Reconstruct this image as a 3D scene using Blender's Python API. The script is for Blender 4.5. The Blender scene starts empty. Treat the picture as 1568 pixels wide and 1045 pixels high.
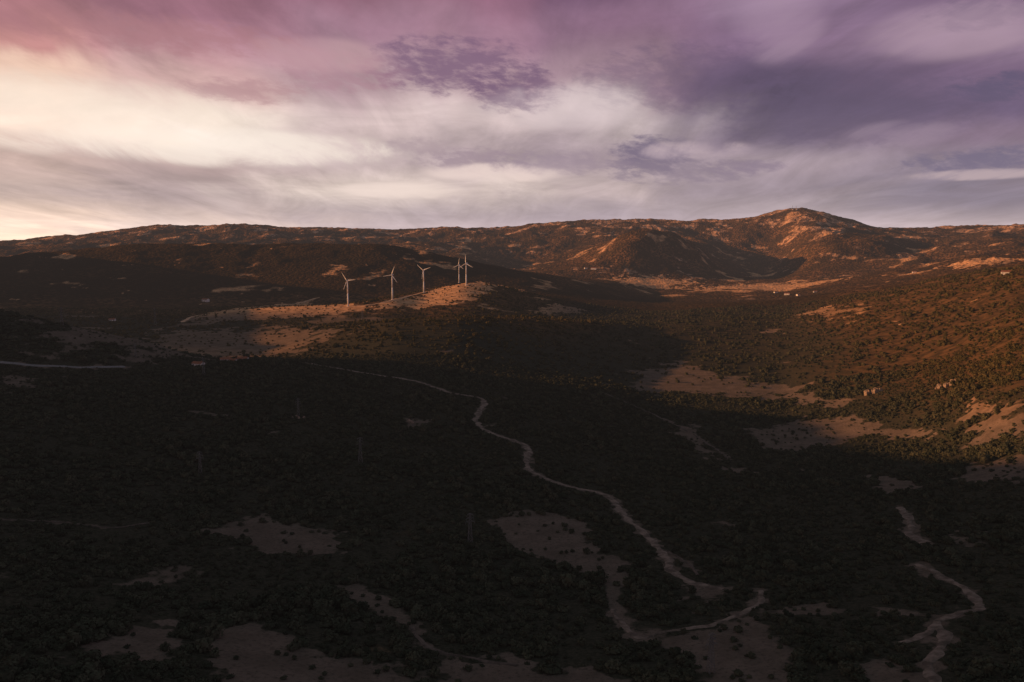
import bpy, math, random
import numpy as np
from mathutils import Vector, Matrix
random.seed(4); np.random.seed(4)
scene=bpy.context.scene
rad=math.radians
# ------------------------------------------------------------------ camera / image pixel frame
PITCH=rad(7.1); F=1220.0; CX,CY=784.0,522.5
CAMZ=260.0
SUN_AZ=rad(-83); SUN_EL=rad(11)
def bearing(u,v):  # image pixel coordinates, back-projected through the camera
    """bearing (az) and slope (tan of elevation) of the camera sight line through an image pixel"""
    x=(u-CX)/F; y=1.0; z=-(v-CY)/F
    c,s=math.cos(-PITCH),math.sin(-PITCH)
    yy=y*c-z*s; zz=y*s+z*c
    return math.atan2(x,yy), zz/math.hypot(x,yy)
# ------------------------------------------------------------------ noise
_r=np.random.RandomState(11)
_perm=_r.permutation(1024); _perm=np.concatenate([_perm,_perm])
_ga=_r.rand(1024)*2*np.pi; _gx=np.cos(_ga); _gy=np.sin(_ga)
def pn(x,y,seed=0):
    x=x+seed*37.13; y=y-seed*91.7
    xi=np.floor(x).astype(np.int64); yi=np.floor(y).astype(np.int64)
    xf=x-xi; yf=y-yi
    def g(ix,iy,fx,fy):
        h=_perm[(_perm[ix&1023]+iy)&1023]
        return _gx[h]*fx+_gy[h]*fy
    u=xf**3*(xf*(xf*6-15)+10); v=yf**3*(yf*(yf*6-15)+10)
    a=g(xi,yi,xf,yf); b=g(xi+1,yi,xf-1,yf); c=g(xi,yi+1,xf,yf-1); d=g(xi+1,yi+1,xf-1,yf-1)
    return ((a+(b-a)*u)*(1-v)+(c+(d-c)*u)*v)*1.5
def fbm(x,y,wl,o,seed=0,gain=.5):
    s=0;a=1.;t=0
    for i in range(o):
        s=s+a*pn(x/wl,y/wl,seed+i*3); t+=a; a*=gain; wl*=.5
    return s/t
def ridged(x,y,wl,o,seed=0):
    s=0;a=1.;t=0
    for i in range(o):
        s=s+a*(1-np.abs(pn(x/wl,y/wl,seed+i*5))*2); t+=a; a*=.5; wl*=.5
    return s/t
def sst(a,b,x):
    t=np.clip((x-a)/(b-a),0,1); return t*t*(3-2*t)
# ------------------------------------------------------------------ terrain profile curves (image column px, row px, distance m)
C=[
 [(0,1060,240),(1568,1060,240)],
 [(0,900,350),(800,900,350),(1568,900,360)],
 [(0,780,470),(800,780,470),(1000,780,500),(1568,780,490)],
 [(0,680,600),(600,680,600),(800,680,640),(1000,680,720),(1200,680,800),(1400,680,760),(1568,680,620)],
 [(0,610,750),(700,610,800),(860,610,860),(1000,610,1000),(1200,610,1030),(1400,610,880),(1568,610,720)],
 [(0,568,900),(200,566,900),(400,553,950),(600,572,930),(780,570,1000),(1000,560,1250),(1200,555,1230),(1400,560,1050),(1568,560,850)],
 [(0,556,1150),(200,552,1200),(400,545,1250),(480,546,1150),(600,535,1080),(700,530,1100),(780,540,1130),(1000,530,1450),(1200,520,1500),(1400,515,1250),(1568,505,1000)],
 [(0,527,1450),(200,524,1450),(400,521,1450),(520,506,1320),(600,491,1280),(700,481,1300),(800,484,1400),(900,491,1500),(1000,503,1650),(1200,490,1800),(1400,475,1500),(1568,455,1250)],
 [(0,507,1700),(200,504,1700),(400,495,1650),(533,492,1600),(620,496,1560),(700,497,1560),(800,496,1650),(900,493,1750),(1000,490,1900),(1200,475,2100),(1400,450,1800),(1568,430,1500)],
 [(0,488,1900),(200,488,1900),(300,485,1850),(400,472,1830),(533,465,1800),(601,454,1850),(649,444,2080),(714,430,2100),(760,433,2150),(800,446,2200),(900,468,2200),(1000,475,2300),(1200,460,2500),(1400,440,2200),(1450,428,2100),(1568,412,1900)],
 [(0,470,2300),(200,472,2300),(400,469,2300),(533,469,2200),(649,450,2400),(714,446,2450),(800,449,2450),(900,457,2600),(1000,462,2900),(1200,454,3000),(1400,429,3000),(1568,406,2600)],
 [(-400,250,3100),(-300,265,3100),(-200,290,3100),(-70,370,3100),(0,389,3100),(100,379,3100),(200,366,3100),(300,369,3050),(450,372,3000),(580,370,3000),(650,379,2950),(720,397,2900),(800,413,2950),(900,430,3100),(1000,449,3400),(1200,445,3500),(1400,412,3500),(1568,393,3100)],  # left end: out-of-view crest raised to shade the western hill
 [(-400,320,3900),(-200,380,3900),(0,415,3900),(300,412,3900),(580,410,3900),(720,418,3700),(800,426,3600),(860,425,3700),(1000,424,4000),(1100,433,4000),(1200,434,4000),(1300,426,4000),(1400,402,4100),(1568,388,3900)],
 [(0,386,4700),(200,382,4700),(400,378,4700),(600,376,4700),(700,386,4600),(800,410,4500),(860,396,4400),(920,370,4300),(960,351,4250),(990,344,4250),(1030,356,4300),(1080,388,4500),(1130,412,4700),(1180,416,4750),(1215,396,4650),(1240,374,4600),(1270,362,4650),(1320,366,4700),(1400,385,4700),(1568,372,4700)],
 [(0,378,5300),(400,362,5300),(700,365,5300),(830,375,5200),(900,372,5100),(990,372,5100),(1100,380,5300),(1180,374,5300),(1240,339,5400),(1290,350,5300),(1400,368,5300),(1568,362,5300)],
 [(-200,382,6000),(0,368,6000),(100,357,6000),(190,349,6000),(260,341,6000),(300,345,6000),(360,341,6000),(450,347,6000),(600,349,6000),(690,346,6000),(770,347,6000),(830,338,6000),(880,334,6000),(960,333,6000),(1050,334,6000),(1110,332,6000),(1160,325,6000),(1215,313,6000),(1250,319,6000),(1290,330,6000),(1340,345,6000),(1400,347,6000),(1500,344,6000),(1568,342,6000),(1800,350,6000)],
 [(0,392,7600),(800,375,7600),(1568,380,7600)],
]
# azimuth grid: fine in front, coarse behind
azf=np.radians(np.arange(-40,40.001,.06))
azs=np.concatenate([np.radians(np.linspace(-180,-41,90)),azf,np.radians(np.linspace(41,180,90))])
R=np.concatenate([[0,50,100,150],np.geomspace(190,9000,950),[11000,15000,25000,45000]])
NA,NR=len(azs),len(R)
K=len(C)
Dk=np.zeros((NA,K)); Zk=np.zeros((NA,K))
for k,cv in enumerate(C):
    a=[];t=[];d=[]
    us=np.array([p[0] for p in cv]);vs=np.array([p[1] for p in cv]);ds=np.array([p[2] for p in cv])
    for u in np.linspace(us[0],us[-1],160):
        b=bearing(u,np.interp(u,us,vs)); dd=np.interp(u,us,ds)
        a.append(b[0]);t.append(b[1]*dd);d.append(dd)
    Dk[:,k]=np.interp(azs,a,d); Zk[:,k]=np.interp(azs,a,t)
Z=np.zeros((NA,NR))
for i in range(NA):
    Z[i]=np.interp(R,np.concatenate([[0,150],Dk[i],[12000,45000]]),np.concatenate([[-150,-150],Zk[i],[-160,-200]]))
def gk(s):
    n=int(3*s)+1; k=np.exp(-.5*(np.arange(-n,n+1)/s)**2); return k/k.sum(),n
def smooth(Z,s,axis):
    k,n=gk(s)
    Zp=np.pad(Z,[(n,n) if ax==axis else (0,0) for ax in range(2)],mode='edge')
    out=np.zeros_like(Z)
    for j,w in enumerate(k):
        out+=w*(Zp[j:j+Z.shape[0],:] if axis==0 else Zp[:,j:j+Z.shape[1]])
    return out
Z[:,4:-4]=smooth(Z,6,1)[:,4:-4]
Z=smooth(Z,8,0)
# blend to generic country behind
bl=sst(rad(50),rad(100),np.abs(azs))[:,None]
Z=Z*(1-bl)+(-150)*bl
X=np.sin(azs)[:,None]*R[None,:]; Y=np.cos(azs)[:,None]*R[None,:]
RR=np.broadcast_to(R[None,:],X.shape); AZ=np.broadcast_to(azs[:,None],X.shape)
Zbase=Z.copy()
far=sst(2300,4200,RR)
mid=sst(700,2000,RR)
right=sst(rad(6),rad(18),AZ)*sst(1000,1400,RR)*(1-far)
wx=X+60*fbm(X,Y,500,3,5); wy=Y+60*fbm(X,Y,500,3,8)
crest=np.exp(-((RR-6050)/450)**2)
rel=fbm(X,Y,90,5,1)*(2.5+3*mid)*(1-far*.3)
rel+=(ridged(wx,wy,420,5,20)-.45)*(4*mid+18*right+30*far*(1-.45*crest))*sst(400,1000,RR)
rel+=(ridged(wx,wy,1100,3,40)-.5)*(46*far*(1-.75*crest)+20*right)
rel+=fbm(X,Y,70,4,48,.6)*6*far
plain=sst(-150,-60,Z)  # relief grows on hills, valley floors are smoother
Z=Z+rel*(.35+.65*plain)
# rock outcrops on far summits
lefthill=1-sst(3300,3900,RR)*1.0
rockn=sst(.08,.5,fbm(X,Y,180,5,60,.62)+.25*sst(-20,120,Z))*sst(3200,4000,RR)
Z+=rockn*12*np.abs(fbm(X,Y,60,3,66))
# mountain spur west of the valley (out of the photograph, throws the evening shadow)
xr=-1340-np.maximum(0,Y-1400)*.80
yprof=np.interp(Y.ravel(),[-2500,-900,620,800,900,1060,1130,1200,1500,2000,2300,2500],[-130,140,205,160,145,140,98,18,32,96,90,-60]).reshape(Y.shape)
H=yprof+fbm(X,Y,300,4,70)*8
spur=H-np.abs(X-xr)*.54
Z=np.where(spur>Z-12,np.maximum(Z,spur),Z)
# low dark hill at the western roadside
ba,bt=bearing(-70,470); bx,by=math.sin(ba)*1080,math.cos(ba)*1080
hill=-66-np.hypot((X-bx)*.9,(Y-by)*1.3)*.30+fbm(X,Y,120,4,75)*6
Z=np.maximum(Z,hill)
def hgt(x,y,G=None):
    """bilinear lookup on the terrain sheet"""
    G=Z if G is None else G
    x=np.atleast_1d(np.asarray(x,float));y=np.atleast_1d(np.asarray(y,float))
    a=np.arctan2(x,y); r=np.hypot(x,y)
    ia=np.clip(np.searchsorted(azs,a)-1,0,NA-2); ir=np.clip(np.searchsorted(R,r)-1,0,NR-2)
    fa=np.clip((a-azs[ia])/(azs[ia+1]-azs[ia]),0,1); fr=np.clip((r-R[ir])/(R[ir+1]-R[ir]),0,1)
    return (G[ia,ir]*(1-fa)+G[ia+1,ir]*fa)*(1-fr)+(G[ia,ir+1]*(1-fa)+G[ia+1,ir+1]*fa)*fr
rs=np.geomspace(200,8800,4000)
def pixel_to_ground(u,v,shift=True):  # casts an image pixel onto the terrain
    """world x,y of the ground along the sight line through an image pixel"""
    for k in range(12):
        a,t=bearing(u,v+k*1.0)
        z=hgt(np.sin(a)*rs,np.cos(a)*rs)
        hit=np.nonzero(z>=t*rs)[0]
        if len(hit): 
            r=rs[hit[0]]; return (math.sin(a)*r,math.cos(a)*r)
    return (math.sin(a)*6000,math.cos(a)*6000)
# ------------------------------------------------------------------ clearings
def polysd(P,x,y):
    P=np.array(P); n=len(P); d=np.full(x.shape,1e9); ins=np.zeros(x.shape,bool)
    for i in range(n):
        a=P[i]; b=P[(i+1)%n]; e=b-a
        wx=x-a[0]; wy=y-a[1]
        t=np.clip((wx*e[0]+wy*e[1])/(e@e+1e-9),0,1)
        d=np.minimum(d,np.hypot(wx-e[0]*t,wy-e[1]*t))
        c=((a[1]>y)!=(b[1]>y))&(x<(b[0]-a[0])*(y-a[1])/(b[1]-a[1]+1e-12)+a[0])
        ins^=c
    return np.where(ins,d,-d)
POLY=[ # outline, raggedness(m), strength
 ([(745,797),(800,780),(840,785),(900,800),(905,835),(960,860),(950,880),(915,885),(850,862),(800,845),(770,820)],4,1),
 ([(925,885),(968,868),(945,920),(975,955),(960,968),(930,935)],2,1),
 ([(990,970),(1090,962),(1150,940),(1180,965),(1210,1000),(1205,1060),(1100,1060),(1040,1010)],3,1),
 ([(510,895),(560,893),(600,915),(640,945),(655,990),(610,955),(540,920)],3,1),
 ([(310,975),(380,955),(440,975),(470,1000),(560,1005),(640,1030),(640,1075),(320,1075)],5,1),
 ([(370,788),(420,792),(515,812),(500,845),(450,845),(395,855),(380,825),(325,812)],9,1),
 ([(660,1005),(760,1005),(850,1020),(950,1030),(960,1075),(680,1075)],5,1),
 ([(960,570),(1040,553),(1110,575),(1230,590),(1180,612),(1040,600),(985,605)],26,.6),
 ([(1130,660),(1230,640),(1300,638),(1460,652),(1440,662),(1330,664),(1240,690),(1180,688)],11,.8),
 ([(1455,625),(1545,613),(1550,640),(1480,643)],12,1),
 ([(1330,727),(1400,730),(1410,748),(1360,755)],8,1),
 ([(1440,715),(1568,700),(1640,715),(1568,740),(1500,738)],12,1),
 ([(1470,655),(1600,645),(1640,690),(1500,682)],18,1),
 ([(180,965),(260,945),(300,990),(240,1010),(110,1005)],9,.9),
 ([(60,515),(250,505),(450,500),(540,505),(500,520),(440,545),(200,550),(130,535)],70,.5),
 ([(270,493),(400,468),(480,460),(560,471),(640,455),(730,431),(800,444),(720,462),(640,472),(500,484),(400,491)],30,1),
 ([(1290,1020),(1360,1005),(1400,1060),(1280,1060)],8,.9),
 ([(1375,990),(1420,965),(1445,985),(1400,998)],4,1),
 ([(1430,410),(1530,394),(1568,396),(1500,410)],40,1),
 ([(1060,442),(1180,434),(1300,425),(1200,446)],110,.9),
 ([(930,428),(1010,424),(1080,434),(960,436)],90,.9),
 ([(1230,478),(1300,468),(1310,480),(1250,486)],60,.2),
 ([(820,478),(850,464),(900,476),(880,482)],20,.9),
 ([(1160,510),(1200,498),(1190,512)],20,.5),
 ([(0,575),(60,580),(50,595),(0,592)],8,.8),
 ([(1060,650),(1100,700),(1160,725),(1130,730),(1070,690),(1030,650)],14,.9),
 ([(1465,815),(1510,815),(1500,830),(1470,828)],6,.9),
 ([(1200,590),(1300,615),(1290,625),(1200,612)],14,.7),
 ([(1220,925),(1290,920),(1280,940),(1220,940)],8,.7),
 ([(1340,930),(1400,932),(1390,942),(1345,942)],4,.7),
 ([(1040,885),(1110,895),(1105,910),(1060,940),(1045,910)],5,.7),
 ([(610,640),(660,643),(650,655),(620,655)],5,.6),
]
clear=np.full(Z.shape,-1.0)
n1=fbm(X,Y,34,5,80,.6); n2=fbm(X,Y,9,3,90)
for P,rag,st in POLY:
    W=[pixel_to_ground(u,min(v,1075)) for u,v in P]
    xs=[p[0] for p in W]; ys=[p[1] for p in W]; m=rag*2+6
    sel=(X>min(xs)-m)&(X<max(xs)+m)&(Y>min(ys)-m)&(Y<max(ys)+m)
    x=X[sel];y=Y[sel]
    sd=polysd(W,x,y)+rag*2.4*n1[sel]+min(rag,5)*n2[sel]*2.4
    val=np.clip(sd/(2.2+rag*.2),-1,1)
    val=np.where(val>0,val*st,val)
    clear[sel]=np.maximum(clear[sel],val)
nat=fbm(X,Y,70,5,120,.62)
clear=np.maximum(clear,np.clip((nat-.42)*9,-1,.6))
openr=fbm(wx,wy,240,5,130,.62)+.1*sst(-150,-190,Z)
shade_zone=sst(-60,150,X)*sst(-140,-170,Zbase)*sst(1000,1300,RR)*(1-sst(2700,3400,RR))  # shade by the knoll, painted in as darker ground colour
clear=np.maximum(clear,np.clip((openr-.27-.14*shade_zone-.05*right)*7,-1,.5)*sst(1250,1700,RR)-(1-sst(1250,1700,RR)))
# ------------------------------------------------------------------ tracks
TR=[
 ("dirt_road",[(425,549),(490,560),(560,572),(640,585),(690,602),(738,610),(742,617),(728,640),(740,658),(805,682),(811,692),(806,715),(850,740),(880,748),(930,760),(965,800),(1010,840),(1030,875),(1060,893),(1108,902)],4.8),
 ("dirt_road",[(1162,905),(1165,918),(1150,932),(1100,955),(1060,962),(1010,970),(985,978),(960,966),(935,935)],2.6),
 ("dirt_road",[(1400,865),(1450,888),(1485,905),(1502,932),(1470,938),(1438,957),(1446,985),(1430,1010),(1425,1070)],3.4),
 ("dirt_road",[(1438,957),(1405,975),(1385,985)],2.8),
 ("dirt_road",[(1376,778),(1396,800),(1390,815),(1416,832)],4.0),
 ("footpath",[(920,600),(1000,635),(1060,665),(1120,705)],1.8),
 ("footpath",[(630,960),(655,992),(720,1008),(790,1020)],1.8),
 ("paved_road",[(-60,554),(0,556),(70,561),(130,563),(190,562)],4.0),
 ("gravel_road",[(280,494),(292,486),(340,478),(400,470),(450,466),(488,456)],7.0),
 ("gravel_road",[(500,474),(560,468),(600,461),(640,450),(660,446),(700,438),(725,436)],7.0),
 ("footpath",[(0,795),(80,800),(160,808),(230,802)],1.0),
 ("footpath",[(1010,840),(1050,860),(1070,880)],1.4),
]
def catmull(P,step):
    P=[np.array(p) for p in P]; P=[2*P[0]-P[1]]+P+[2*P[-1]-P[-2]]; out=[]
    for i in range(1,len(P)-2):
        n=max(2,int(np.linalg.norm(P[i+1]-P[i])/step))
        for j in range(n):
            t=j/n
            out.append(.5*((2*P[i])+(P[i+1]-P[i-1])*t+(2*P[i-1]-5*P[i]+4*P[i+1]-P[i+2])*t*t+(-P[i-1]+3*P[i]-3*P[i+1]+P[i+2])*t**3))
    out.append(P[-2]); return np.array(out)
tracks=[]
roadd=np.full(Z.shape,99.0)
for name,px,w in TR:
    px2=catmull(px,6)
    W=np.array([pixel_to_ground(u,min(v,1075)) for u,v in px2])
    for _ in range(2): W[1:-1]=(W[:-2]+2*W[1:-1]+W[2:])/4
    W=catmull(W,2.0 if w<6 else 4.0)
    nx=fbm(W[:,0],W[:,1],22,4,210)*2.6; ny=fbm(W[:,0],W[:,1],22,4,220)*2.6
    W=W+np.stack([nx,ny],1)
    tracks.append((name,W,w))
    m=22
    sel=(X>W[:,0].min()-m)&(X<W[:,0].max()+m)&(Y>W[:,1].min()-m)&(Y<W[:,1].max()+m)&(RR>150)
    x=X[sel];y=Y[sel]
    if len(x)==0: continue
    dm=np.full(x.shape,99.)
    S_=W[::3]
    for i in range(0,len(S_)-1):
        a=S_[i];b=S_[i+1]
        near=(np.abs(x-a[0])<24)&(np.abs(y-a[1])<24)
        if not near.any(): continue
        e=b-a;qx=x[near]-a[0];qy=y[near]-a[1]
        t=np.clip((qx*e[0]+qy*e[1])/(e@e+1e-9),0,1)
        dm[near]=np.minimum(dm[near],np.hypot(qx-e[0]*t,qy-e[1]*t)-w/2)
    roadd[sel]=np.minimum(roadd[sel],dm)
verge=np.clip((1.0-roadd+n2*7.0+n1*7)/2.5,-1,.7)
clear=np.maximum(clear,verge)
# ------------------------------------------------------------------ materials helpers
def mat(name):
    m=bpy.data.materials.new(name); m.use_nodes=True; nt=m.node_tree; nt.nodes.clear()
    o=nt.nodes.new('ShaderNodeOutputMaterial'); b=nt.nodes.new('ShaderNodeBsdfPrincipled')
    b.inputs['Roughness'].default_value=.95; b.inputs['Specular IOR Level'].default_value=.1
    nt.links.new(b.outputs[0],o.inputs[0]); return m,nt,b
def diffmat(name):
    m=bpy.data.materials.new(name); m.use_nodes=True; nt=m.node_tree; nt.nodes.clear()
    o=nt.nodes.new('ShaderNodeOutputMaterial'); b=nt.nodes.new('ShaderNodeBsdfDiffuse')
    nt.links.new(b.outputs[0],o.inputs[0]); return m,nt,b
def N(nt,t,**k):
    n=nt.nodes.new(t)
    for a,b in k.items(): setattr(n,a,b)
    return n
def math_(nt,op,a,b=None,c=None,clamp=False):
    n=N(nt,'ShaderNodeMath',operation=op,use_clamp=clamp)
    for i,v in enumerate((a,b,c)):
        if v is None: continue
        if isinstance(v,(int,float)): n.inputs[i].default_value=v
        else: nt.links.new(v,n.inputs[i])
    return n.outputs[0]
def mix(nt,f,a,b):
    n=N(nt,'ShaderNodeMix',data_type='RGBA')
    for i,v in ((0,f),(6,a),(7,b)):
        if isinstance(v,(int,float)): n.inputs[i].default_value=v
        elif isinstance(v,tuple): n.inputs[i].default_value=(*v,1)
        else: nt.links.new(v,n.inputs[i])
    return n.outputs[2]
def mr(nt,v,a,b,c=0.,d=1.,sm=True):
    n=N(nt,'ShaderNodeMapRange',interpolation_type='SMOOTHSTEP' if sm else 'LINEAR')
    nt.links.new(v,n.inputs[0])
    for i,q in enumerate((a,b,c,d)): n.inputs[i+1].default_value=q
    return n.outputs[0]
def noise(nt,vec,scale,detail=5,rough=.6,dist=0):
    n=N(nt,'ShaderNodeTexNoise'); n.inputs['Scale'].default_value=scale; n.inputs['Detail'].default_value=detail; n.inputs['Roughness'].default_value=rough; n.inputs['Distortion'].default_value=dist
    nt.links.new(vec,n.inputs['Vector']); return n.outputs[0]
# ------------------------------------------------------------------ terrain mesh
co=np.stack([X,Y,Z+CAMZ],-1).reshape(-1,3).astype(np.float32)
I,J=np.meshgrid(np.arange(NA-1),np.arange(NR-1),indexing='ij')
a=(I*NR+J).ravel(); quads=np.stack([a,a+1,a+NR+1,a+NR],1).astype(np.int32)
me=bpy.data.meshes.new("terrain")
me.vertices.add(len(co)); me.vertices.foreach_set('co',co.ravel())
me.loops.add(quads.size); me.loops.foreach_set('vertex_index',quads.ravel())
me.polygons.add(len(quads)); me.polygons.foreach_set('loop_start',np.arange(0,quads.size,4,dtype=np.int32))
me.polygons.foreach_set('use_smooth',np.ones(len(quads),bool))
me.update(calc_edges=True)
sunlit=np.maximum(sst(1150,1500,RR),.9*sst(350,470,X)*sst(420,600,Y))  # warm sunlit tint, painted into soil and grass colours
sunlit=sunlit*(1-.9*sst(-60,-220,X)*sst(1150,1300,Y)*(1-sst(1620,1750,Y+.25*(X+500))))*(1-.8*shade_zone)  # tint withheld where the plain and low ground lie in shade
# shade painted in as darker scrub colour, near western hill included
shade_paint=np.maximum(shade_zone,sst(300,0,X)*sst(2250,2450,RR)*(1-sst(3300,3700,RR)))
for nm,arr in (("clear",clear),("rock",rockn),("farness",sst(1900,2400,RR)),("sunlit",sunlit),("shade_zone",shade_paint)):
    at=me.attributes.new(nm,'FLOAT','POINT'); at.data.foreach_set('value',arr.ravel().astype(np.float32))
ter=bpy.data.objects.new("terrain",me); scene.collection.objects.link(ter)
m,nt,b=diffmat("hillside")
geo=N(nt,'ShaderNodeNewGeometry'); pos=geo.outputs['Position']
def attr(n): 
    k=N(nt,'ShaderNodeAttribute'); k.attribute_name=n; return k.outputs['Fac']
cl=attr('clear'); rk=attr('rock'); fr=attr('farness'); lit=attr('sunlit'); shd=attr('shade_zone')
nf=noise(nt,pos,.6,4,.65); nm_=noise(nt,pos,.07,6,.6); nl=noise(nt,pos,.008,4,.6)
soil=mix(nt,mr(nt,nf,.35,.65),(.030,.033,.023),(.062,.058,.043))
soil_lit=mix(nt,mr(nt,nm_,.35,.65),(.052,.038,.022),(.155,.088,.043))  # warmer soil copy for the sunlit zone
soil=mix(nt,lit,soil,soil_lit)
vor=N(nt,'ShaderNodeTexVoronoi'); vor.inputs['Scale'].default_value=.085; nt.links.new(pos,vor.inputs['Vector'])
dots=mr(nt,math_(nt,'ADD',vor.outputs['Distance'],math_(nt,'MULTIPLY',math_(nt,'SUBTRACT',nm_,.5),1.8)),.35,.8)
scrub=mix(nt,dots,(.045,.032,.016),(.20,.108,.052))
scrub=mix(nt,mr(nt,nl,.35,.65),scrub,(.058,.040,.020))
scrub=mix(nt,math_(nt,'MULTIPLY',shd,.75),scrub,(.040,.032,.019))  # scrub darkened by the painted shade
base=mix(nt,fr,soil,scrub)
grass=mix(nt,mr(nt,nm_,.3,.7),(.185,.142,.118),(.125,.098,.080))
grass=mix(nt,mr(nt,nf,.45,.75),grass,(.080,.066,.053))
grass_lit=mix(nt,mr(nt,nm_,.35,.65),(.72,.42,.23),(.38,.21,.11))  # brighter grass copy standing in for sunlight
grass=mix(nt,lit,grass,grass_lit)
clm=mr(nt,math_(nt,'ADD',cl,math_(nt,'MULTIPLY',math_(nt,'SUBTRACT',nf,.5),1.8)),-.2,.6)
base=mix(nt,clm,base,grass)
rockc=mix(nt,mr(nt,noise(nt,pos,.03,6,.7),.4,.6),(.10,.06,.036),(.58,.35,.22))
rkm=mr(nt,math_(nt,'ADD',rk,math_(nt,'MULTIPLY',math_(nt,'SUBTRACT',noise(nt,pos,.02,5,.7),.5),2.2)),.35,.75)
base=mix(nt,rkm,base,rockc)
nt.links.new(base,b.inputs['Color'])
bp=N(nt,'ShaderNodeBump'); bp.inputs['Strength'].default_value=.9; bp.inputs['Distance'].default_value=1.0
h=math_(nt,'ADD',math_(nt,'MULTIPLY',nf,.6),math_(nt,'MULTIPLY',math_(nt,'MULTIPLY',math_(nt,'SUBTRACT',1.0,dots),fr),3.0))
h=math_(nt,'ADD',h,math_(nt,'MULTIPLY',nm_,math_(nt,'MULTIPLY',fr,9.0)))
nt.links.new(h,bp.inputs['Height']); nt.links.new(bp.outputs[0],b.inputs['Normal'])
me.materials.append(m)
# ------------------------------------------------------------------ road ribbons
def dirtmat(name,c1,c2,sc=.5):
    m,nt,b=mat(name); g=N(nt,'ShaderNodeNewGeometry'); n=noise(nt,g.outputs['Position'],sc,6,.65)
    nt.links.new(mix(nt,mr(nt,n,.35,.65),c1,c2),b.inputs['Base Color'])
    bp=N(nt,'ShaderNodeBump'); bp.inputs['Distance'].default_value=.2; nt.links.new(n,bp.inputs['Height']); nt.links.new(bp.outputs[0],b.inputs['Normal'])
    return m
RM={"dirt_road":dirtmat("dirt",(.10,.078,.064),(.28,.215,.178),.18),"footpath":dirtmat("path_dirt",(.06,.05,.042),(.15,.115,.10),.2),
    "gravel_road":dirtmat("gravel",(.5,.31,.19),(.66,.42,.27)),"paved_road":dirtmat("worn_asphalt",(.18,.175,.18),(.25,.24,.25))}
for name,W,w in tracks:
    T=np.gradient(W,axis=0); L=np.hypot(T[:,0],T[:,1])+1e-6; Nn=np.stack([-T[:,1]/L,T[:,0]/L],1)
    V=[];n=len(W)
    wl=w/2*np.clip(1+1.7*fbm(W[:,0],W[:,1],13,4,300),.25,2); wr=w/2*np.clip(1+1.7*fbm(W[:,0],W[:,1],13,4,310),.25,2)
    if name=="paved_road": wl=wr=np.full(n,w/2)
    offs=[-1,-.5,0,.5,1]
    for o in offs:
        ww=np.where(o<0,wl,wr)*o
        p=W+Nn*np.reshape(ww,(-1,1)); z=hgt(p[:,0],p[:,1])
        V.append(np.stack([p[:,0],p[:,1],z+CAMZ+(.28 if abs(o)<1 else .02)+np.hypot(p[:,0],p[:,1])*.00015],1))
    V=np.stack(V,1).reshape(-1,3)
    Fc=[(i*5+j,i*5+j+1,i*5+j+6,i*5+j+5) for i in range(n-1) for j in range(4)]
    me2=bpy.data.meshes.new(name); me2.from_pydata(V.tolist(),[],Fc); me2.materials.append(RM[name]); me2.shade_smooth()
    scene.collection.objects.link(bpy.data.objects.new(name,me2))
# ------------------------------------------------------------------ shrubs
def leafmat():
    m,nt,b=diffmat("scrub_leaves"); oi=N(nt,'ShaderNodeObjectInfo'); g=N(nt,'ShaderNodeNewGeometry')
    s=N(nt,'ShaderNodeSeparateXYZ'); nt.links.new(g.outputs['Position'],s.inputs[0])
    d=math_(nt,'MAXIMUM',mr(nt,s.outputs[1],950,1250),mr(nt,s.outputs[0],330,480))  # warmer leaf colour painted over the sunlit zone
    leaf_shade=math_(nt,'MULTIPLY',mr(nt,s.outputs[2],125,92),mr(nt,s.outputs[0],-60,150))  # low ground: painted shade holds that warmth back
    d=math_(nt,'MULTIPLY',d,math_(nt,'SUBTRACT',1.0,math_(nt,'MULTIPLY',leaf_shade,.8)))
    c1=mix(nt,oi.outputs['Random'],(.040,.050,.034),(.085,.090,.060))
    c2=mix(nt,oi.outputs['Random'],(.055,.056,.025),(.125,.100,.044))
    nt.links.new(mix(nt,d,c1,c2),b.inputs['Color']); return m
LM=leafmat(); BM=dirtmat("bark",(.06,.045,.035),(.1,.075,.055))
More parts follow.
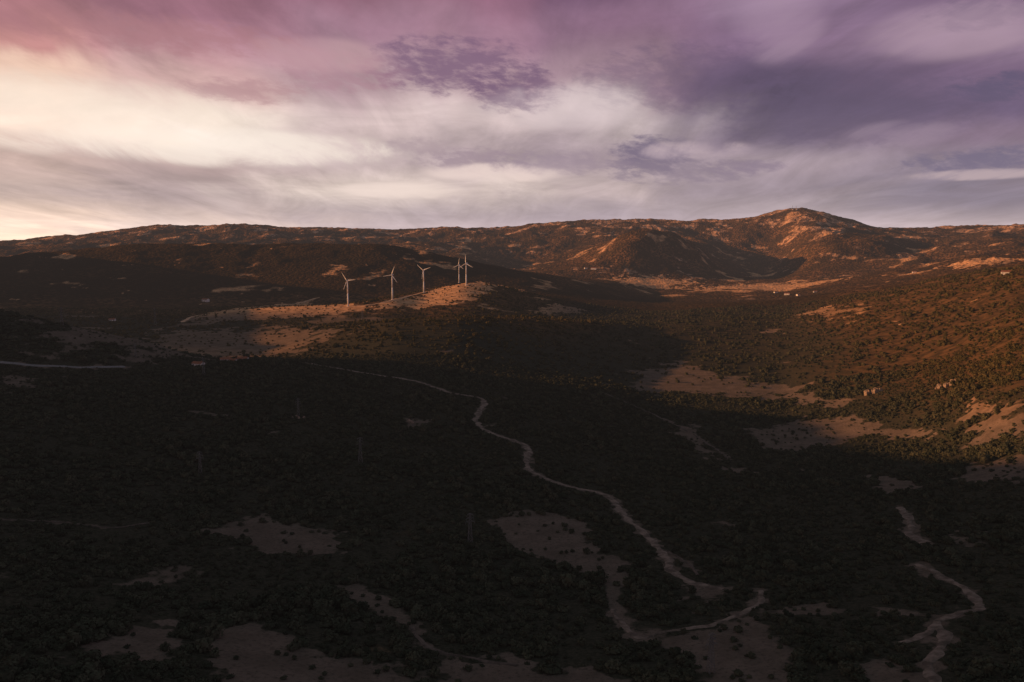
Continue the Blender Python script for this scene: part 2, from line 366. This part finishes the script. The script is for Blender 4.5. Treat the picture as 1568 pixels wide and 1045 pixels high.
def bush(seed,flat,nl):
    r=np.random.RandomState(seed); V=[];Fc=[];MI=[]
    lob=[(np.array([0,0,.35*flat]),.72)]
    for i in range(5):
        an=r.rand()*6.28; rr=.35+.3*r.rand(); lob.append((np.array([math.cos(an)*rr,math.sin(an)*rr,(.25+.5*r.rand())*flat]),.35+.2*r.rand()))
    for c,s in lob:
        for k in range(int(nl*s*s*3)):
            d=r.normal(size=3); d/=np.linalg.norm(d); 
            if d[2]<-.3: d[2]*=-1
            p=c+d*s*np.array([1,1,flat])*(.78+.28*r.rand())
            nrm=d+r.normal(size=3)*.5; nrm/=np.linalg.norm(nrm)
            t=np.cross(nrm,r.normal(size=3)); t/=np.linalg.norm(t); bt=np.cross(nrm,t)
            q=.11+.10*r.rand(); o=len(V)
            V+= [p+t*q,p+bt*q*.8,p-t*q,p-bt*q*.8]; Fc.append((o,o+1,o+2,o+3)); MI.append(0)
    for c,s in lob[:4]:
        o=len(V); s2=s*.8
        for i in range(1,4):
            for j in range(7):
                th=i/4*math.pi; ph=j/7*6.283
                V.append(c+s2*(1+.1*r.normal())*np.array([math.sin(th)*math.cos(ph),math.sin(th)*math.sin(ph),math.cos(th)*flat]))
        for i in range(2):
            for j in range(7):
                Fc.append((o+i*7+j,o+i*7+7+j,o+i*7+7+(j+1)%7,o+i*7+(j+1)%7)); MI.append(0)
        Fc.append(tuple(o+j for j in range(7))); MI.append(0)
    o=len(V)
    for i,(z,q) in enumerate(((-.35,.09),(.35,.05))):
        for j in range(5): V.append(np.array([q*math.cos(j*1.2566),q*math.sin(j*1.2566),z]))
    for j in range(5): Fc.append((o+j,o+(j+1)%5,o+5+(j+1)%5,o+5+j)); MI.append(1)
    me=bpy.data.meshes.new("shrub_%d"%seed); me.from_pydata([list(map(float,v)) for v in V],[],Fc)
    me.materials.append(LM); me.materials.append(BM); me.polygons.foreach_set('material_index',MI); me.update()
    return bpy.data.objects.new("shrub_%d"%seed,me)
variants=[bush(1,.75,22),bush(2,.9,22),bush(3,.6,20),bush(4,1.05,24)]
rng=np.random.RandomState(9)
def scat(n,d0,d1,s0,s1,edge=.03,cover=.85):
    d=np.sqrt(rng.rand(n)*(d1*d1-d0*d0)+d0*d0); a=np.radians(rng.rand(n)*74-37)
    x=np.sin(a)*d;y=np.cos(a)*d
    c=hgt(x,y,clear); dens=fbm(x,y,45,3,400)
    keep=((c<-.1)&(rng.rand(n)<np.clip(cover+1.2*dens,.12,1)))|((c>=-.1)&(rng.rand(n)<edge))
    rd=hgt(x,y,roadd); keep&=~(rd<.5)
    s=s0+(s1-s0)*rng.rand(n)**2.6*np.clip(1+1.3*fbm(x,y,80,2,410),.3,1.8)
    s=np.minimum(s,.6+.3*np.maximum(rd,0)); s=np.where((c>=-.1)&(s>s0*1.6),s*.7,s)
    x=x[keep];y=y[keep];s=s[keep]
    return np.stack([x,y,hgt(x,y)+CAMZ,s],1)
pts=np.concatenate([scat(68000,190,1050,1.1,3.5,.09,.8),scat(44000,1050,2250,1.9,4.6,.12,.55)])
print("shrubs",len(pts))
pm=bpy.data.meshes.new("scrub_vegetation"); pm.vertices.add(len(pts)); pm.vertices.foreach_set('co',pts[:,:3].astype(np.float32).ravel())
at=pm.attributes.new('scl','FLOAT','POINT'); at.data.foreach_set('value',pts[:,3].astype(np.float32))
po=bpy.data.objects.new("scrub_vegetation",pm); scene.collection.objects.link(po)
ng=bpy.data.node_groups.new("scatter",'GeometryNodeTree')
ng.interface.new_socket("Geometry",in_out='INPUT',socket_type='NodeSocketGeometry'); ng.interface.new_socket("Geometry",in_out='OUTPUT',socket_type='NodeSocketGeometry')
gi=ng.nodes.new('NodeGroupInput'); go=ng.nodes.new('NodeGroupOutput'); ip=ng.nodes.new('GeometryNodeInstanceOnPoints')
gg=ng.nodes.new('GeometryNodeJoinGeometry')
for o in variants:
    oi=ng.nodes.new('GeometryNodeObjectInfo'); oi.inputs['Object'].default_value=o; oi.inputs['As Instance'].default_value=True
    ng.links.new(oi.outputs['Geometry'],gg.inputs[0])
ng.links.new(gg.outputs[0],ip.inputs['Instance']); ip.inputs['Pick Instance'].default_value=True
ri=ng.nodes.new('FunctionNodeRandomValue'); ri.data_type='INT'; ri.inputs[4].default_value=0; ri.inputs[5].default_value=3
ng.links.new(ri.outputs[2],ip.inputs['Instance Index'])
rv=ng.nodes.new('FunctionNodeRandomValue'); rv.data_type='FLOAT_VECTOR'; rv.inputs[0].default_value=(-.1,-.1,0); rv.inputs[1].default_value=(.1,.1,6.28)
ng.links.new(rv.outputs[0],ip.inputs['Rotation'])
na=ng.nodes.new('GeometryNodeInputNamedAttribute'); na.data_type='FLOAT'; na.inputs[0].default_value='scl'
ng.links.new(na.outputs[0],ip.inputs['Scale'])
ng.links.new(gi.outputs[0],ip.inputs['Points']); ng.links.new(ip.outputs[0],go.inputs[0])
md=po.modifiers.new("scatter",'NODES'); md.node_group=ng
# ------------------------------------------------------------------ generic mesh builder
class MB:
    def __init__(s): s.V=[];s.F=[]
    def ring(s,pts): o=len(s.V); s.V+=[tuple(p) for p in pts]; return list(range(o,o+len(pts)))
    def tube(s,p0,p1,r0,r1,n=8,cap=True):
        p0=Vector(p0);p1=Vector(p1);q=(p1-p0).to_track_quat('Z','Y')
        A=s.ring([p0+q@Vector((r0*math.cos(6.2832*i/n),r0*math.sin(6.2832*i/n),0)) for i in range(n)])
        B=s.ring([p1+q@Vector((r1*math.cos(6.2832*i/n),r1*math.sin(6.2832*i/n),0)) for i in range(n)])
        for i in range(n): s.F.append((A[i],A[(i+1)%n],B[(i+1)%n],B[i]))
        if cap: s.F.append(tuple(A[::-1])); s.F.append(tuple(B))
    def box(s,c,d):
        x,y,z=c;a,b_,e=d[0]/2,d[1]/2,d[2]/2
        o=len(s.V); s.V+=[(x+i*a,y+j*b_,z+k*e) for i in(-1,1) for j in(-1,1) for k in(-1,1)]
        for f in ((0,1,3,2),(4,6,7,5),(0,4,5,1),(2,3,7,6),(0,2,6,4),(1,5,7,3)): s.F.append(tuple(o+i for i in f))
    def obj(s,name,m,parent=None,smooth=False):
        me=bpy.data.meshes.new(name); me.from_pydata([tuple(v) for v in s.V],[],s.F); me.materials.append(m); me.update()
        if smooth: me.shade_smooth()
        o=bpy.data.objects.new(name,me); scene.collection.objects.link(o)
        if parent: o.parent=parent
        return o
def empty(name,loc,rz=0):
    e=bpy.data.objects.new(name,None); e.location=loc; e.rotation_euler=(0,0,rz); scene.collection.objects.link(e); return e
def paint(name,c,r=.5):
    m,nt,b=mat(name); g=N(nt,'ShaderNodeNewGeometry'); n=noise(nt,g.outputs['Position'],.8,4,.6)
    nt.links.new(mix(nt,n,tuple(x*.9 for x in c),c),b.inputs['Base Color']); b.inputs['Roughness'].default_value=r; return m
WHITE=paint("white_steel",(.85,.85,.85),.4); STEEL=paint("weathered_steel",(.17,.17,.17),.7)
# ------------------------------------------------------------------ wind turbines
def turbine(u,v,hub,phase,yaw,R_=22):
    x,y=pixel_to_ground(u,v); z=hgt(x,y)[0]+CAMZ
    e=empty("wind_turbine",(x,y,z-.5),yaw)
    t=MB(); t.tube((0,0,-2),(0,0,1.0),3.2,3.0,20); t.tube((0,0,1.0),(0,0,hub*.5),1.8,1.45,20); t.tube((0,0,hub*.5),(0,0,hub-1),1.45,1.0,20); t.obj("tower",WHITE,e,True)
    n=MB(); n.tube((0,5.5,hub+.4),(0,2.5,hub+.4),1.0,1.6,12); n.tube((0,2.5,hub+.4),(0,-2.0,hub+.4),1.6,1.5,12); n.box((0,4.2,hub+2.4),(.3,.3,1.4)); n.obj("nacelle",WHITE,e)
    hb=MB(); hb.tube((0,-2.0,hub+.4),(0,-3.2,hub+.4),1.4,1.3,14); hb.tube((0,-3.2,hub+.4),(0,-4.6,hub+.4),1.3,.3,14); hb.obj("hub",WHITE,e)
    bl=MB()
    for k in range(3):
        an=phase+k*2.0944
        rad_=Vector((math.cos(an),0,math.sin(an))); tan_=Vector((-math.sin(an),0,math.cos(an)))
        prev=None
        for s,ch,th in ((.03,.9,.8),(.1,1.1,.7),(.2,2.1,.5),(.4,1.6,.34),(.7,1.1,.22),(.93,.65,.12),(1,.25,.06)):
            c=Vector((0,-2.7,hub+.4))+rad_*(R_*s); tw=.35*(1-s)
            td=tan_*math.cos(tw)+Vector((0,1,0))*math.sin(tw); nd=Vector((0,1,0))*math.cos(tw)-tan_*math.sin(tw)
            rg=bl.ring([c-td*ch*.35,c-td*ch*.1+nd*th*.5,c+td*ch*.65,c-td*ch*.1-nd*th*.5])
            if prev:
                for i in range(4): bl.F.append((prev[i],prev[(i+1)%4],rg[(i+1)%4],rg[i]))
            prev=rg
    bl.obj("rotor_blades",WHITE,e)
for (u,v,ph,yw) in ((533,469,.1,-.35),(601,459,1.2,-.3),(649,448.5,.35,-.35),(703,433,1.45,-.4),(714,437,1.6,-.4)):
    turbine(u,v,56,ph,yw)
# ------------------------------------------------------------------ lattice pylons
def pylon(u,v,h,rz):
    x,y=pixel_to_ground(u,v); z=hgt(x,y)[0]+CAMZ
    e=empty("electricity_pylon",(x,y,z-.3),rz); m=MB(); bw=h*.075; r=.065
    lv=[0,.2,.38,.54,.68,.8,.9,1.0]
    def cor(t):
        w=bw*(1-t)+.28*t if t<.7 else (bw*.3+.28*.7)*(1-(t-.7)/.3*.6)
        return [Vector((sx*w,sy*w,t*h)) for sx,sy in((-1,-1),(1,-1),(1,1),(-1,1))]
    for i in range(len(lv)-1):
        A=cor(lv[i]);B=cor(lv[i+1])
        for k in range(4):
            m.tube(A[k],B[k],r*1.3,r*1.3,4); m.tube(A[k],B[(k+1)%4],r,r,4); m.tube(A[(k+1)%4],B[k],r,r,4); m.tube(B[k],B[(k+1)%4],r,r,4)
    m.obj("lattice_mast",STEEL,e)
    c=MB()
    for t,L in ((.72,.15),(.84,.12),(.95,.1)):
        for s in(-1,1):
            tip=Vector((s*h*L,0,t*h)); 
            for sy in(-1,1):
                c.tube((s*.4,sy*.4,t*h),tip,r,r,4); c.tube((s*.3,sy*.3,(t+.05)*h),tip,r,r,4)
            c.tube(tip,tip-Vector((0,0,1.2)),.08,.08,6)
    c.obj("crossarms",STEEL,e)
for u,v,px in ((552,708,40),(720,832,50),(307,728,36),(457,640,30),(312,575,26),(95,498,24),(238,500,26),(208,548,20),(555,494,18),(1088,1030,50)):
    x,y=pixel_to_ground(u,v); h=px/F*math.hypot(x,y); pylon(u,v,max(14,h),random.uniform(.2,.6))
# ------------------------------------------------------------------ farmhouses
WALL=paint("whitewash",(.75,.72,.68),.9); ROOF=paint("clay_tiles",(.30,.13,.08),.9); GLASS=paint("dark_window",(.03,.03,.035),.3); DOOR=paint("wood_door",(.12,.07,.04),.6)
def house(u,v,L,Wd,Hh,rz):
    x,y=pixel_to_ground(u,v); z=hgt(x,y)[0]+CAMZ
    e=empty("farmhouse",(x,y,z-.3),rz)
    w=MB(); w.box((0,0,Hh/2-1),(L,Wd,Hh+2)); o=len(w.V)
    w.V+=[(-L/2,-Wd/2,Hh),(-L/2,Wd/2,Hh),(-L/2,0,Hh+Wd*.25),(L/2,-Wd/2,Hh),(L/2,Wd/2,Hh),(L/2,0,Hh+Wd*.25)]; w.F+=[(o,o+1,o+2),(o+3,o+5,o+4)]; w.obj("walls",WALL,e)
    r=MB(); a=.5; hh=Hh+Wd*.25
    for s in(-1,1):
        o=len(r.V); zl=Hh-.25*a*1
        r.V+=[(-L/2-a,s*(Wd/2+a),zl+.05),(L/2+a,s*(Wd/2+a),zl+.05),(L/2+a,0,hh+.12),(-L/2-a,0,hh+.12),(-L/2-a,s*(Wd/2+a),zl+.25),(L/2+a,s*(Wd/2+a),zl+.25),(L/2+a,0,hh+.32),(-L/2-a,0,hh+.32)]
        r.F+=[(o,o+1,o+2,o+3),(o+4,o+5,o+6,o+7),(o,o+1,o+5,o+4),(o,o+3,o+7,o+4),(o+1,o+2,o+6,o+5)]
    r.box((L*.25,Wd*.15,hh),(.8,.8,2)); r.obj("roof",ROOF,e)
    g=MB()
    for i in range(3):
        if i!=1: g.box((-L/3+i*L/3,-Wd/2-.02,Hh*.55),(1.2,.1,1.3))
        g.box((-L/3+i*L/3,Wd/2+.02,Hh*.55),(1.2,.1,1.3))
    g.obj("windows",GLASS,e); d=MB(); d.box((0,-Wd/2-.02,1.1),(1.2,.1,2.2)); d.obj("door",DOOR,e)
for h_ in ((909,413,26,12,6,-.3),(897,412,14,9,5,.2),(315,462,18,10,6,-.4),(304,561,12,7,3.5,-.3),(345,554,11,7,3.5,.3),(358,555,9,6,3,-.5),(372,553,12,7,3.5,-.1),(1205,452,18,10,5,-.5),(1188,449,14,9,4,.1),(1222,453,12,8,4,.5),(172,492,12,8,4,.1),(1248,448,12,8,4,-.2),(1540,420,14,9,4,-.5),(1400,418,14,9,4,-.3)):
    house(*h_)
# ------------------------------------------------------------------ summit mast
def mast(u,v):
    x,y=pixel_to_ground(u,v); z=hgt(x,y)[0]+CAMZ
    e=empty("telecom_mast",(x,y,z-1)); m=MB(); h=30
    for a_ in range(3):
        an=a_*2.094; m.tube((1.6*math.cos(an),1.6*math.sin(an),0),(.5*math.cos(an),.5*math.sin(an),h),.35,.3,6)
        for k in range(9):
            f=1-k/9*.7; g=1-(k+1)/9*.7; an2=an+2.094
            m.tube((1.6*f*math.cos(an),1.6*f*math.sin(an),k*h/9),(1.6*g*math.cos(an2),1.6*g*math.sin(an2),(k+1)*h/9),.15,.15,4)
    m.obj("lattice",STEEL,e); q=MB(); q.box((6,0,2.5),(9,7,6)); q.box((6,0,5.75),(9.6,7.6,.5)); q.tube((0,-1,h*.8),(0,-2,h*.8),1.6,1.2,12); q.obj("equipment_hut",WALL,e)
mast(1219,322); mast(1213,322)
# ------------------------------------------------------------------ boulders (rock outcrops)
ROCK=dirtmat("granite",(.20,.15,.12),(.36,.28,.22))
def outcrop(u,v,s,n):
    x,y=pixel_to_ground(u,v); z=hgt(x,y)[0]+CAMZ; m=MB(); r=np.random.RandomState(int(u))
    for i in range(n):
        c=np.array([r.normal()*s,r.normal()*s*.7,0]); q=s*(.3+.5*r.rand()); c[2]=hgt(x+c[0],y+c[1])[0]+CAMZ-z+q*.3
        o=len(m.V); nu=9;nv=6
        ph=r.rand(6)*6
        for a_ in range(nv+1):
            for b_ in range(nu):
                th=a_/nv*math.pi; p=b_/nu*6.283
                k=q*(1+.22*math.sin(3*p+ph[0]+th*2)+.16*math.sin(5*th+ph[1]+p))
                m.V.append((c[0]+k*math.sin(th)*math.cos(p),c[1]+k*math.sin(th)*math.sin(p)*.8,c[2]+k*math.cos(th)*1.1))
        for a_ in range(nv):
            for b_ in range(nu): m.F.append((o+a_*nu+b_,o+a_*nu+(b_+1)%nu,o+(a_+1)*nu+(b_+1)%nu,o+(a_+1)*nu+b_))
    ob=m.obj("rock_outcrop",ROCK); ob.location=(x,y,z)
for q in ((1458,590,4,6),(1440,594,3,5),(1333,604,5,5),(630,648,2.5,4),(455,640,2,4)): outcrop(*q)
# ------------------------------------------------------------------ airlight: emissive box glowing in place of scattered light
hz=MB(); hz.box((0,12000,350),(60000,60000,1500)); hm=bpy.data.materials.new("haze_emission"); hm.use_nodes=True; nt=hm.node_tree; nt.nodes.clear()
o_=nt.nodes.new('ShaderNodeOutputMaterial'); em=nt.nodes.new('ShaderNodeEmission'); em.inputs[0].default_value=(1,.78,.76,1); em.inputs[1].default_value=6.5e-6
nt.links.new(em.outputs[0],o_.inputs['Volume']); hz.obj("glowing_haze",hm)
# ------------------------------------------------------------------ sun
S=Vector((math.sin(SUN_AZ)*math.cos(SUN_EL),math.cos(SUN_AZ)*math.cos(SUN_EL),math.sin(SUN_EL)))
sl=bpy.data.lights.new("sun",'SUN'); sl.energy=5; sl.angle=rad(.5); sl.color=(1,.45,.17)
so=bpy.data.objects.new("sun",sl); so.rotation_euler=S.to_track_quat('Z','Y').to_euler(); so.location=(-3000,800,900); scene.collection.objects.link(so)
# ------------------------------------------------------------------ sky
w=bpy.data.worlds.new("World"); scene.world=w; w.use_nodes=True; nt=w.node_tree; nt.nodes.clear()
w.cycles.sampling_method='MANUAL'; w.cycles.sample_map_resolution=256
out=N(nt,'ShaderNodeOutputWorld'); bg=N(nt,'ShaderNodeBackground'); nt.links.new(bg.outputs[0],out.inputs[0])
tc=N(nt,'ShaderNodeTexCoord'); sp=N(nt,'ShaderNodeSeparateXYZ'); nt.links.new(tc.outputs['Generated'],sp.inputs[0])
dx,dy,dz=sp.outputs
az=math_(nt,'MULTIPLY',math_(nt,'ARCTAN2',dx,dy),180/math.pi)
el=math_(nt,'MULTIPLY',math_(nt,'ARCSINE',dz),180/math.pi)
den=math_(nt,'ADD',math_(nt,'MAXIMUM',dz,0.0),.12)
px=math_(nt,'DIVIDE',dx,den); py=math_(nt,'DIVIDE',dy,den)
cb=N(nt,'ShaderNodeCombineXYZ'); nt.links.new(px,cb.inputs[0]); nt.links.new(py,cb.inputs[1])
def mapped(rot,sc):
    n=N(nt,'ShaderNodeMapping'); n.vector_type='POINT'; n.inputs['Rotation'].default_value=(0,0,rot); n.inputs['Scale'].default_value=sc; nt.links.new(cb.outputs[0],n.inputs['Vector']); return n.outputs[0]
st1=mapped(rad(40),(1,.42,1)); st2=mapped(rad(52),(1.0,.3,1))
def noisec(vec,s,d,r,di):
    n=N(nt,'ShaderNodeTexNoise'); n.inputs['Scale'].default_value=s; n.inputs['Detail'].default_value=d; n.inputs['Roughness'].default_value=r; n.inputs['Distortion'].default_value=di; nt.links.new(vec,n.inputs['Vector'])
    k=N(nt,'ShaderNodeSeparateColor'); nt.links.new(n.outputs['Color'],k.inputs[0]); return k.outputs
wc=noisec(st1,.8,6,.55,1.0)
azw=math_(nt,'ADD',az,math_(nt,'MULTIPLY',math_(nt,'SUBTRACT',wc[0],.5),26.))
elw=math_(nt,'ADD',el,math_(nt,'MULTIPLY',math_(nt,'SUBTRACT',wc[1],.5),math_(nt,'MULTIPLY',math_(nt,'MAXIMUM',el,0.0),.75)))
def lin(c): return tuple(((x/255)/12.92 if x/255<=.04045 else ((x/255+.055)/1.055)**2.4) for x in c)
cols={
 0:[(0,(168,114,120)),(50,(186,130,127)),(90,(234,196,175)),(140,(246,220,200)),(190,(240,214,196)),(235,(200,172,162)),(290,(184,162,154)),(325,(222,194,174)),(372,(240,208,174))],
 300:[(0,(152,104,119)),(60,(176,128,136)),(120,(204,166,162)),(180,(242,224,210)),(215,(244,228,216)),(250,(176,152,150)),(300,(158,140,140)),(345,(200,178,166))],
 600:[(0,(150,103,122)),(60,(160,120,138)),(120,(172,142,150)),(180,(206,184,182)),(240,(190,170,170)),(288,(216,198,188)),(340,(152,138,142))],
 900:[(0,(110,80,106)),(60,(136,102,126)),(130,(158,128,142)),(180,(202,184,184)),(240,(158,140,148)),(285,(178,160,160)),(335,(140,128,138))],
 1200:[(0,(150,124,148)),(60,(126,99,127)),(130,(84,70,98)),(200,(95,81,105)),(250,(157,140,150)),(290,(140,126,137)),(325,(154,140,147))],
 1500:[(0,(120,95,124)),(50,(150,124,146)),(100,(112,89,117)),(150,(97,80,110)),(200,(125,104,126)),(250,(130,116,132)),(300,(108,100,118)),(345,(138,126,133))]}
col=None; paz=None
EM=45.
for u in sorted(cols):
    r=N(nt,'ShaderNodeValToRGB'); cr=r.color_ramp; cr.interpolation='EASE'
    st=[]
    for v,c in cols[u]:
        a_,t_=bearing(u,v); st.append((math.degrees(math.atan(t_))/EM,lin(c)))
    st=sorted(st); st=[(0.0,st[0][1])]+[s for s in st if s[0]>0.004]+[(24/EM,lin((106,96,106))),(1.0,lin((80,90,95)))]
    while len(cr.elements)>1: cr.elements.remove(cr.elements[-1])
    cr.elements[0].position=st[0][0]; cr.elements[0].color=(*st[0][1],1)
    for p,c in st[1:]:
        e_=cr.elements.new(min(p,1)); e_.color=(*c,1)
    nt.links.new(math_(nt,'DIVIDE',elw,EM,clamp=True),r.inputs[0])
    a0=math.degrees(bearing(u,200)[0])
    if col is None: col=r.outputs[0]
    else: col=mix(nt,mr(nt,azw,paz,a0),col,r.outputs[0])
    paz=a0
# swirling cloud fibres
f1=noise(nt,st2,2.0,10,.64,1.2); f3=noise(nt,mapped(rad(20),(1,.7,1)),1.3,8,.6,1.6)
shade=math_(nt,'MULTIPLY',mr(nt,f1,.25,.75,.72,1.22,False),mr(nt,f3,.3,.7,.85,1.14,False))
vm=N(nt,'ShaderNodeVectorMath',operation='SCALE'); nt.links.new(col,vm.inputs[0]); nt.links.new(shade,vm.inputs['Scale']); col=vm.outputs[0]
def gauss(u,v,hw,hh):
    a_,t_=bearing(u,v); A=math.degrees(a_); E=math.degrees(math.atan(t_)); k=180/math.pi/F
    p=math_(nt,'POWER',math_(nt,'DIVIDE',math_(nt,'SUBTRACT',az,A),hw*k),2.0); q=math_(nt,'POWER',math_(nt,'DIVIDE',math_(nt,'SUBTRACT',el,E),hh*k),2.0)
    return math_(nt,'SUBTRACT',1.0,math_(nt,'ADD',p,q),clamp=True)
cbe=N(nt,'ShaderNodeCombineXYZ'); nt.links.new(math_(nt,'ADD',az,math_(nt,'MULTIPLY',el,.9)),cbe.inputs[0]); nt.links.new(math_(nt,'MULTIPLY',el,2.4),cbe.inputs[1])
tn=noise(nt,cbe.outputs[0],.62,10,.66,.2)
for u,v,hw,hh,amt,c in ((690,100,160,50,.85,(118,88,116)),(790,138,90,42,.85,(114,86,114)),(520,110,120,36,.5,(166,122,136)),(995,238,75,36,.95,(106,94,118)),(1045,262,140,24,.7,(122,108,126)),(1545,132,80,22,1,(88,76,106)),(725,245,110,24,.8,(148,128,140)),(640,226,70,18,.7,(164,144,150)),(1500,20,80,24,.7,(94,76,106)),(1530,248,140,24,.85,(96,88,116)),(370,140,110,22,.6,(172,130,136)),(850,250,130,22,.6,(140,122,138)),(1140,255,70,14,.7,(126,110,130)),(230,50,240,30,.5,(164,112,118)),(1050,120,200,60,.4,(94,75,105)),(1300,170,220,60,.4,(85,72,100))):
    g=gauss(u,v,hw,hh); f=math_(nt,'MULTIPLY',mr(nt,math_(nt,'ADD',tn,math_(nt,'MULTIPLY',g,.28)),.51,.82),amt)
    f=math_(nt,'MULTIPLY',f,mr(nt,g,0.,.4)); col=mix(nt,f,col,lin(c))
for u,v,hw,hh,amt,c in ((330,225,330,34,.7,(253,238,224)),(1460,45,130,45,.5,(180,152,168)),(1190,40,80,60,.5,(170,142,164)),(760,265,130,18,.7,(232,210,202)),(620,292,130,16,.7,(234,214,204)),(1380,205,90,22,.5,(150,130,148)),(1490,268,100,9,.8,(178,158,162)),(860,165,160,40,.5,(214,196,198)),(120,170,250,60,.6,(254,234,216)),(480,85,150,30,.4,(208,166,170)),(1060,230,100,18,.6,(198,176,182))):
    g=gauss(u,v,hw,hh); f=math_(nt,'MULTIPLY',mr(nt,math_(nt,'ADD',math_(nt,'SUBTRACT',1.0,f1),math_(nt,'MULTIPLY',g,.3)),.48,.84),amt)
    f=math_(nt,'MULTIPLY',f,mr(nt,g,0.,.6)); col=mix(nt,f,col,lin(c))
sk=N(nt,'ShaderNodeTexSky'); sk.sky_type='NISHITA'; sk.sun_disc=False; sk.sun_elevation=SUN_EL; sk.sun_rotation=SUN_AZ%(2*math.pi); sk.dust_density=2
vs2=N(nt,'ShaderNodeVectorMath',operation='MULTIPLY_ADD'); nt.links.new(sk.outputs[0],vs2.inputs[0]); vs2.inputs[1].default_value=(.003,.003,.003); nt.links.new(col,vs2.inputs[2])
nt.links.new(vs2.outputs[0],bg.inputs[0]); bg.inputs[1].default_value=1.0
# ------------------------------------------------------------------ camera
cd=bpy.data.cameras.new("camera"); cd.sensor_width=36; cd.lens=F/1568*36; cd.clip_start=1; cd.clip_end=60000
cam=bpy.data.objects.new("camera",cd); cam.location=(0,0,CAMZ); cam.rotation_euler=(math.pi/2-PITCH,0,0); scene.collection.objects.link(cam); scene.camera=cam
scene.view_settings.view_transform='Standard'; scene.view_settings.look='None'; scene.view_settings.exposure=0
